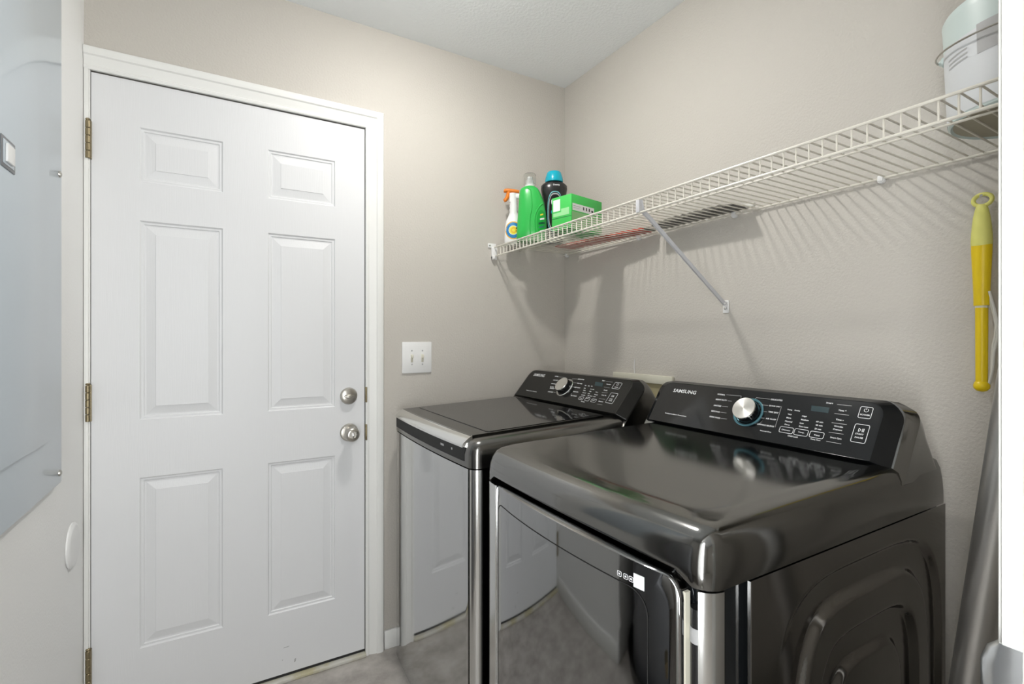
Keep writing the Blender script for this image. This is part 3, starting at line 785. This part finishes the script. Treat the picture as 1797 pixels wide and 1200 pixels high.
hd.loft(rings); hd.loft([[B.P(.004 + r * cos(t), r * .8 * sin(t), z) for t in [2 * pi * j / 16 for j in range(16)]] for r, z in ((.017, .192), (.016, .21), (.018, .230))])
obj('spray_head', hd, 'plastic_white', sb)
tp = MB(); rings = []
for a, z, r in ((-.036, .240, .008), (-.031, .242, .0115), (-.015, .243, .0115), (.008, .241, .0105), (.032, .238, .008)):
    rings.append([B.P(a, r * cos(t), z + r * .75 * sin(t)) for t in [2 * pi * j / 14 for j in range(14)]])
tp.loft(rings)
obj('nozzle_top', tp, 'orange', sb)
tg = MB().tube([B.P(-.014, 0, .240), B.P(-.016, 0, .226), B.P(-.022, 0, .210), B.P(-.031, 0, .198), B.P(-.030, 0, .193)], [.009, .009, .0085, .0085, .004], 10)
obj('trigger', tg, 'orange', sb)
cen = (.006, .062)
lab = obj('round_label', B.disc(*cen, 0.0005, .0375, .0006, .93, 1.05), 'label_orange', sb, 'round orange, blue and yellow label')
obj('label_ring', B.disc(*cen, 0.0005, .0330, .0009, .95, 1.05), 'label_blue', lab)
obj('label_ring', B.disc(*cen, 0.0005, .0205, .0012), 'plastic_white', lab)
obj('label_ring', B.disc(*cen, 0.0005, .0185, .0015), 'yellow_label', lab)
obj('label_ring', B.disc(cen[0] + .001, cen[1], .0075, .0125, .0018), 'label_orange', lab)
obj('label_letter', B.text('S', .022, .066, .010, .020, .0022, .02), 'black_label', lab)

# green detergent bottle with clear cap over a white spout
gb = thing('detergent_bottle', 'bright green detergent bottle with clear cap over white spout', 'bottle', (-0.312, -0.180, DECK))
G = Bottle((-0.312, -0.180, DECK), -0.05, [(0, -.056, .064, .034, 3.2), (.004, -.060, .068, .038, 3.0), (.04, -.059, .069, .040, 2.8), (.09, -.056, .068, .040, 2.7), (.13, -.053, .064, .039, 2.6), (.165, -.051, .058, .037, 2.6), (.195, -.049, .047, .034, 2.6), (.215, -.046, .038, .031, 2.6), (.226, -.041, .031, .028, 2.5), (.233, -.030, .022, .022, 2.2), (.236, -.022, .016, .019, 2.0)], 48)
gbo = obj('bottle_body', G.body(), 'green_plastic', gb, angle=60)
def ridge(pts, r):
    mb = MB(); pp = [G.surf(a, z, 0.0003) for a, z in pts]; mb.tube(pp, r, 8); return mb
obj('grip_ridge', ridge([(-.012 + .0 * k, .222 - .004 * k) for k in range(1)] + [(.000, .214), (.004, .19), (.005, .165), (.006, .145), (.004, .125), (-.001, .105), (-.004, .08), (-.003, .05), (.002, .015)], .0028), 'green_plastic', gb)
obj('grip_ridge', ridge([(.052, .158), (.040, .146), (.028, .128), (.020, .105), (.017, .08), (.019, .05), (.024, .015)], .0032), 'green_plastic', gb)
lb_ = obj('front_label', G.disc(.046, .075, .0005, .0205, .0007, 1.0, 2.6), 'green_mid', gb, 'darker green label with white and yellow marks')
for (a, z, w_, h_, m_) in ((.047, .106, .012, .006, 'yellow_label'), (.049, .088, .018, .007, 'plastic_white'), (.047, .070, .026, .008, 'green_dark'), (.047, .054, .022, .006, 'ring_teal'), (.048, .038, .016, .006, 'plastic_white')):
    mb = MB(); mb.add([G.surf(a + i * w_ / 8 - w_ / 2, z + (h_ / 2) * j + i * .0006, .0012) for j in (-1, 1) for i in range(9)], [(i, i + 1, i + 10, i + 9) for i in range(8)]); obj('label_mark', mb, m_, lb_)
spout = MB().loft([[G.P(-.003 + r * cos(t), r * sin(t), z) for t in [2 * pi * j / 24 for j in range(24)]] for r, z in ((.021, .235), (.021, .243), (.016, .244), (.016, .262), (.013, .264), (.013, .274), (.011, .276))])
obj('spout', spout, 'plastic_white', gb)
cap_ = MB(); th = [2 * pi * j / 32 for j in range(32)]
cap_.loft([[G.P(-.003 + r * cos(t), r * sin(t), z) for t in th] for r, z in ((.0265, .244), (.0255, .284), (.0235, .288), (.0005, .289), (.0005, .2878), (.0225, .2868), (.0245, .2835), (.0255, .244))], cap0=False, cap1=False)
cap_.loft([[G.P(-.003 + r * cos(t), r * sin(t), .244) for t in th] for r in (.0265, .0255)], cap0=False, cap1=False)
obj('clear_cap', cap_, 'clear', gb)

# black scent booster bottle with teal cap
bb = thing('booster_bottle', 'black bottle with teal screw cap and teal ringed label', 'bottle', (-0.208, -0.205, DECK))
K = Bottle((-0.208, -0.205, DECK), 0.05, [(0, -.034, .034, .026, 2.4), (.006, -.037, .037, .030, 2.4), (.06, -.037, .037, .031, 2.3), (.12, -.039, .039, .032, 2.2), (.17, -.044, .044, .034, 2.2), (.21, -.053, .053, .036, 2.2), (.232, -.057, .057, .036, 2.2), (.247, -.056, .056, .034, 2.2), (.256, -.047, .047, .031, 2.1), (.262, -.037, .037, .030, 2.0)], 48)
K_ = obj('bottle_body', K.body(), 'black_plastic', bb, angle=60)
kc = []
for r, z in ((.0385, .2625), (.0385, .272), (.037, .282), (.0335, .294), (.030, .304), (.027, .307), (.020, .302), (.0, .300)):
    kc.append([K.P(max(r, 1e-4) * cos(t), max(r, 1e-4) * sin(t), z) for t in [2 * pi * j / 32 for j in range(32)]])
obj('screw_cap', MB().loft(kc), 'teal', bb)
kl = obj('ringed_label', K.disc(.0, .130, .0005, .034, .0006, .92, 2.55, e=3.0), 'aqua_ring', bb, 'capsule-shaped label with teal rings')
obj('label_field', K.disc(.0, .130, .0005, .0315, .0009, .90, 2.6, e=3.0), 'black_label', kl)
obj('label_ring', K.disc(.0, .130, .0275, .0295, .0012, .90, 2.65, e=3.0), 'print_grey', kl)
obj('label_lettering', K.text('UN', .002, .168, .036, .022, .0016, .03), 'print_white', kl)
obj('label_lettering', K.text('FRESH', .002, .128, .036, .012, .0016, .02), 'teal', kl)
obj('bottle_lettering', K.text('Downy', .006, .243, .028, .009, .0012, .02), 'print_white', bb)

# green box of dryer sheets
BX = Vector((-0.334, -0.494, DECK)); e1 = Vector((0.979, 0.205, 0)); e2 = Vector((-0.205, 0.979, 0))
BW, BD, BH = 0.181, 0.098, 0.126
gx = thing('cardboard_box', 'green cardboard box with white printed strip on wire shelf', 'box', tuple(BX + e1 * BW / 2 + e2 * BD / 2))
def bpnt(a, b, c): return BX + e1 * a + e2 * b + Vector((0, 0, c))
mb = MB().box(0, BW, 0, BD, 0, BH, 0.0015); mb.v = [tuple(bpnt(*p)) for p in mb.v]
obj('carton', mb, 'green_card', gx)
def face1(a0, a1, c0, c1, m_, nm, h=0.0006):       # long face towards the doorway
    return obj(nm, MB().add([bpnt(a0, -h, c0), bpnt(a1, -h, c0), bpnt(a1, -h, c1), bpnt(a0, -h, c1)], [(0, 1, 2, 3)]), m_, gx)
def face2(b0, b1, c0, c1, m_, nm, h=0.0006):       # end face
    return obj(nm, MB().add([bpnt(-h, b0, c0), bpnt(-h, b1, c0), bpnt(-h, b1, c1), bpnt(-h, b0, c1)], [(0, 1, 2, 3)]), m_, gx)
face1(0.003, 0.178, 0.004, 0.062, 'green_pale', 'pale_print')
face1(0.006, 0.132, 0.066, 0.092, 'plastic_white', 'print_strip')
for k, a in enumerate((0.066, 0.083, 0.100, 0.115)): face1(a, a + (0.006 if k != 3 else 0.012), 0.074, 0.086 if k != 3 else 0.081, 'black_label', 'strip_icon', 0.0010)
face1(0.010, 0.052, 0.082, 0.084, 'print_grey', 'strip_print', 0.0010); face1(0.010, 0.046, 0.075, 0.0765, 'print_grey', 'strip_print', 0.0010)
face2(0.055, 0.090, 0.072, 0.116, 'plastic_white', 'white_panel')
face2(0.010, 0.090, 0.052, 0.066, 'green_light', 'pale_print'); face2(0.010, 0.050, 0.060, 0.078, 'green_light', 'pale_print', 0.0007)
face2(0.001, 0.097, 0.0445, 0.0460, 'green_dark', 'flap_line')
# flat things lying along the back of the shelf
rb = thing('red_tray', 'flat red plastic piece lying on the wire shelf behind the green box', 'tray', (-0.075, -0.35, DECK))
def tray_sec(xa, xb, y):
    w_ = xb - xa
    return [(xa, y, DECK), (xa, y, DECK + .008), (xa + .004, y, DECK + .010), (xa + .008, y, DECK + .006), (xb - .008, y, DECK + .006), (xb - .004, y, DECK + .010), (xb, y, DECK + .008), (xb, y, DECK)]
mb = MB().loft([tray_sec(-.082, -.016, -.600), tray_sec(-.112, -.030, -.40), tray_sec(-.150, -.052, -.13)])
obj('tray_body', mb, 'red_plastic', rb)
obj('end_grip', MB().box(-.075, -.022, -0.612, -0.6005, DECK, DECK + .008, .002), 'dark_film', rb)
db_ = thing('dark_bag', 'flat dark crumpled plastic bag lying on the shelf beside the brace', 'bag', (-0.055, -0.82, DECK))
mb = MB(); NX_, NY_ = 8, 30; random.seed(3)
def bag(sgn):
    out = []
    for j in range(NY_ + 1):
        for i in range(NX_ + 1):
            u, v = i / NX_, j / NY_; e = (1 - (2 * u - 1) ** 4) * (1 - (2 * v - 1) ** 8)
            out.append((-0.092 + 0.080 * u, -0.64 - 0.35 * v, DECK + 0.0012 + (0 if sgn < 0 else e * (0.014 + 0.007 * random.random()))))
    return out
q = [(j * (NX_ + 1) + i, j * (NX_ + 1) + i + 1, (j + 1) * (NX_ + 1) + i + 1, (j + 1) * (NX_ + 1) + i) for j in range(NY_) for i in range(NX_)]
mb.add(bag(1), q); mb.add(bag(-1), q)
obj('bag_film', mb, 'dark_film', db_)
obj('bag_tie', MB().box(-0.03, -0.018, -1.015, -0.985, DECK, DECK + 0.012, 0.003), 'strap', db_)

# bucket with wire bail
bk = thing('plastic_bucket', 'pale aqua plastic bucket with wire handle on the shelf end', 'bucket', (-0.165, -1.660, DECK))
bc = (-0.165, -1.660, DECK)
obj('pail', MB().lathe([(0.114, 0.004), (0.117, 0.0), (0.121, 0.004), (0.125, 0.10), (0.129, 0.19), (0.130, 0.202), (0.128, 0.206), (0.125, 0.203), (0.116, 0.012), (0.0, 0.010)], bc, n=64, cap1=False), 'bucket_plastic', bk)
obj('pail_base', MB().lathe([(0.1135, 0.0035), (0.1135, 0.0090)], bc, n=48), 'bucket_base', bk)
mb = MB(); rings = []
for z in (0.008, 0.06, 0.10, 0.145):
    r = 0.1211 + 0.0041 * z / 0.10 + 0.0006
    rings.append([(bc[0] + r * cos(t), bc[1] + r * sin(t), bc[2] + z) for t in [radians(100 + 280 * k / 56) for k in range(57)]])
mb.loft(rings, closed=False, cap0=False, cap1=False); wl = obj('wrap_label', mb, 'bucket_label', bk)
def on_pail(t0, t1, z0, z1, nm, m_):
    g = MB(); rr = []
    for z in (z0, z1):
        r = 0.1211 + 0.0041 * z / 0.10 + 0.0012
        rr.append([(bc[0] + r * cos(t), bc[1] + r * sin(t), bc[2] + z) for t in [radians(t0 + (t1 - t0) * k / 8) for k in range(9)]])
    g.loft(rr, closed=False, cap0=False, cap1=False); obj(nm, g, m_, wl)
on_pail(158, 182, 0.098, 0.150, 'printed_panel', 'print_grey')
for z in (0.118, 0.110, 0.102): on_pail(128, 150, z, z + 0.003, 'printed_line', 'print_grey')
ea = radians(97)
e_ = Vector((cos(ea), sin(ea), 0)); f_ = Vector((-sin(ea), cos(ea), 0))
for s_ in (1, -1):
    ec = Vector(bc) + e_ * s_ * 0.127 + Vector((0, 0, 0.150))
    obj('handle_ear', MB().lathe([(0.009, -0.003), (0.010, 0.004), (0.006, 0.007), (0.004, 0.010)], tuple(ec), tuple(e_ * s_), 16), 'bucket_plastic', bk)
hp = [Vector(bc) + (e_ * cos(radians(t)) + f_ * sin(radians(t))) * 0.139 + Vector((0, 0, 0.150 - 0.022 * sin(radians(t)))) for t in range(0, 181, 8)]
obj('wire_handle', MB().tube(hp, 0.0018, 6), 'nickel', bk)

# ------------------------------------------------------------ things on the walls
sw = thing('light_switch', 'white double toggle light switch plate between door and washer', 'light switch', (-0.7525, 0, 1.155))
obj('switch_plate', MB().box(-0.8155, -0.6895, -0.006, -0.0005, 1.091, 1.219, 0.003), 'plastic_white', sw)
for x in (-0.775, -0.730):
    obj('toggle', MB().box(x - 0.0035, x + 0.0035, -0.017, -0.005, 1.152, 1.166, 0.002).box(x - 0.005, x + 0.005, -0.0070, -0.005, 1.136, 1.168, 0.001), 'ivory', sw)
    for z in (1.183, 1.127): obj('screw', MB().lathe([(0.0032, 0), (0.0028, 0.0012)], (x, -0.006, z), (0, -1, 0), 10), 'print_grey', sw)

ep = thing('electrical_panel', 'pale blue-grey metal electrical panel on the left wall', 'electrical panel', (XL, -0.45, 0.855))
PX = XL + 0.0005
obj('panel_cover', MB().box(PX, PX + 0.016, -0.755, -0.312, 0.872, 2.20, 0.007), 'panel_grey', ep)
pdr = obj('panel_door', MB().box(PX + 0.0163, PX + 0.0225, -0.742, -0.447, 0.998, 2.14, 0.0015), 'panel_grey', ep)
lt = obj('latch', MB().box(PX + 0.0226, PX + 0.0245, -0.736, -0.668, 1.544, 1.600, 0.001), 'heater_grey', pdr)
obj('latch_plate', MB().box(PX + 0.0246, PX + 0.0255, -0.730, -0.676, 1.550, 1.594, 0.0005), 'panel_grey', lt)
obj('latch_slide', MB().box(PX + 0.0256, PX + 0.0295, -0.722, -0.686, 1.555, 1.588, 0.001), 'plastic_white', lt)
for z in (1.975, 1.16): obj('hinge_pin', MB().tube([(PX + 0.0178, -0.4440, z - 0.02), (PX + 0.0178, -0.4440, z + 0.02)], 0.003, 8), 'plastic_white', pdr)
for y, z in ((-0.338, 0.902), (-0.338, 1.639), (-0.338, 2.165)):
    obj('screw', MB().lathe([(0.008, 0), (0.0075, 0.003), (0.004, 0.005), (0.0, 0.0052)], (PX + 0.016, y, z), (1, 0, 0), 14), 'nickel', ep)
wd_ = thing('wall_disc', 'round white blank cover plate low on the left wall', 'cover plate', (XL, -0.148, 0.658))
obj('disc', MB().lathe([(0.062, 0.0005), (0.062, 0.004), (0.058, 0.008), (0.05, 0.0095), (0.0, 0.010)], (XL, -0.148, 0.658), (1, 0, 0), 40), 'plastic_white', wd_)

# laundry outlet box on the right wall behind the machines
ob = thing('outlet_box', 'cream plastic laundry outlet box on wall between the machine consoles', 'outlet box', (0, -0.52, 0.9))
fr = MB()
fr.box(-0.016, -0.0008, -0.682, -0.362, 1.060, 1.092, 0.003).box(-0.016, -0.0008, -0.682, -0.362, 0.84, 0.87, 0.003).box(-0.016, -0.0008, -0.682, -0.654, 0.87, 1.06, 0.003).box(-0.016, -0.0008, -0.390, -0.362, 0.87, 1.06, 0.003)
obj('box_frame', fr, 'ivory', ob)
obj('box_inside', MB().box(-0.0035, -0.0008, -0.654, -0.390, 0.87, 1.06), 'box_inside', ob)
for y in (-0.47, -0.56): obj('valve', MB().lathe([(0.012, 0), (0.012, 0.03), (0.018, 0.03), (0.018, 0.038)], (-0.02, y, 0.90), n=14), 'brass', ob)
tag(obj('cable', MB().tube([(-0.003, -0.478, 1.0935), (-0.003, -0.476, 1.12), (-0.0026, -0.478, 1.150)], 0.0016, 6), 'plastic_white', origin=(0, 0, 0)), 'thin white cable running up wall from cream outlet box', 'cable')

# yellow brush hanging on the right wall
sk = thing('duster_handle', 'yellow plastic handle with pale ring grip hanging on the right wall', 'duster', (-0.02, -1.537, 1.12))
yk = -1.544; xk = -0.024
ring = MB()
ring.tube([(xk, yk + 0.0155 * cos(t) - 0.0015, 1.533 + 0.0125 * sin(t)) for t in [2 * pi * k / 24 for k in range(24)]], 0.0042, 10, closed=True)
def hsec(z, w_, d): return [(xk + d * sin(t), yk + w_ * cos(t), z) for t in [2 * pi * k / 20 for k in range(20)]]
ring.loft([hsec(*q) for q in ((1.523, .0085, .006), (1.512, .0115, .008), (1.495, .0145, .0105), (1.475, .0165, .012), (1.455, .0178, .013), (1.440, .0182, .0135), (1.432, .0170, .0125))])
obj('ring_grip', ring, 'lime_plastic', sk, 'pale lime ring grip')
obj('upper_handle', MB().loft([hsec(*q) for q in ((1.438, .0176, .0128), (1.42, .0174, .0126), (1.39, .0162, .012), (1.36, .0148, .011), (1.33, .0138, .0105), (1.305, .0135, .010))]), 'yellow_plastic', sk)
obj('collar', MB().loft([hsec(*q) for q in ((1.3055, .0112, .009), (1.300, .0112, .009))]), 'ivory', sk)
obj('lower_tube', MB().loft([hsec(*q) for q in ((1.3005, .0108, .0095), (1.22, .0105, .0095), (1.135, .0102, .009))]), 'yellow_plastic', sk)
obj('end_knob', MB().loft([hsec(*q) for q in ((1.143, .006, .006), (1.140, .0115, .010), (1.133, .0140, .012), (1.127, .0135, .012), (1.121, .009, .008), (1.119, .002, .002))]), 'yellow_plastic', sk)
sl = MB()
sl.tube([(xk, yk - .0125, 1.335), (xk, yk - .0150, 1.31), (xk, yk - .0200, 1.285), (xk, yk - .0235, 1.262), (xk, yk - .0220, 1.24), (xk, yk - .0185, 1.218), (xk, yk - .0170, 1.19), (xk, yk - .0165, 1.16), (xk, yk - .0125, 1.137)], .0028, 8)
sl.tube([(xk - .004, yk - .0135, 1.335), (xk - .006, yk - .0215, 1.30), (xk - .006, yk - .0275, 1.262), (xk - .006, yk - .0275, 1.235), (xk - .004, yk - .021, 1.205), (xk - .003, yk - .0185, 1.17), (xk - .002, yk - .013, 1.139)], .0026, 8)
obj('strap_loop', sl, 'strap', sk)
obj('hook_nail', MB().tube([(-0.0008, yk - .001, 1.543), (-0.030, yk - .001, 1.5415)], .0018, 8).lathe([(.0035, 0), (.003, .0015)], (-0.030, yk - .001, 1.5415), (-1, 0, 0), 10), 'chrome', sk)

# grey pole leaning in the gap beside the dryer
pl = thing('metal_pole', 'grey metal pole leaning in the gap right of the dryer', 'pole', (-0.30, -1.532, 0.0))
p0 = Vector((-0.300, -1.534, 0.021)); p1 = Vector((-0.585, -1.7965, 1.64))
obj('tube', MB().tube([p0 + (p1 - p0) * k for k in (0.02, 0.5, 1.0)], 0.0225, 28), 'pole_metal', pl)
obj('foot_cap', MB().tube([p0 + (p1 - p0) * k for k in (-0.005, 0.025)], 0.0240, 24), 'rubber', pl)

# ------------------------------------------------------------ ceiling lamp and added fill light
lf = thing('ceiling_lamp', 'round flush ceiling lamp above the middle of the room', 'lamp', (LAMP_POS[0], LAMP_POS[1], H))
obj('light_base', MB().lathe([(0.10, -0.001), (0.10, -0.020), (0.085, -0.028)], (*LAMP_POS, H), n=40), 'plastic_white', lf)
obj('lamp_dome', MB().lathe([(0.055, -0.0285), (0.054, -0.034), (0.046, -0.041), (0.030, -0.046), (0.010, -0.0485), (0.0, -0.049)], (*LAMP_POS, H), n=40), 'lamp_glow', lf)
lh = thing('fill_light', 'tall glowing white column added behind the camera as fill light', 'lamp', (FILL_POS[0], FILL_POS[1], 0))  # added to brighten the room from the camera side; no known lamp stands here
obj('light_base', MB().lathe([(0.13, 0.0), (0.13, 0.015), (0.03, 0.03)], (*FILL_POS, 0), n=40), 'nickel', lh)
obj('fill_stand', MB().lathe([(0.012, 0.028), (0.012, 0.3495)], (*FILL_POS, 0), n=16), 'nickel', lh)
obj('fill_column', MB().lathe([(0.02, 0.35), (0.065, 0.352), (0.075, 0.37), (0.075, 1.87), (0.065, 1.888), (0.0, 1.89)], (*FILL_POS, 0), n=40), 'fill_glow', lh)

# ------------------------------------------------------------ water heater in the alcove (seen mirrored in the dryer door)
wh = thing('water_heater', 'grey cylindrical water heater standing in a black pan', 'water heater', (-2.00, -1.06, 0))
obj('drain_pan', MB().lathe([(0.0, 0.0), (0.27, 0.0), (0.285, 0.06), (0.278, 0.06), (0.265, 0.006), (0.0, 0.006)], (-2.00, -1.06, 0.0), n=48, cap0=False, cap1=False), 'black_plastic', wh)
obj('tank', MB().lathe([(0.235, 0.008), (0.24, 0.02), (0.24, 1.36), (0.21, 1.40), (0.0, 1.41)], (-2.00, -1.06, 0.0), n=48), 'heater_grey', wh)
obj('drain_valve', MB().tube([(-1.75, -1.20, 0.20), (-1.69, -1.22, 0.20)], 0.018, 12).tube([(-1.705, -1.215, 0.20), (-1.705, -1.215, 0.16)], 0.012, 12), 'brass', wh)
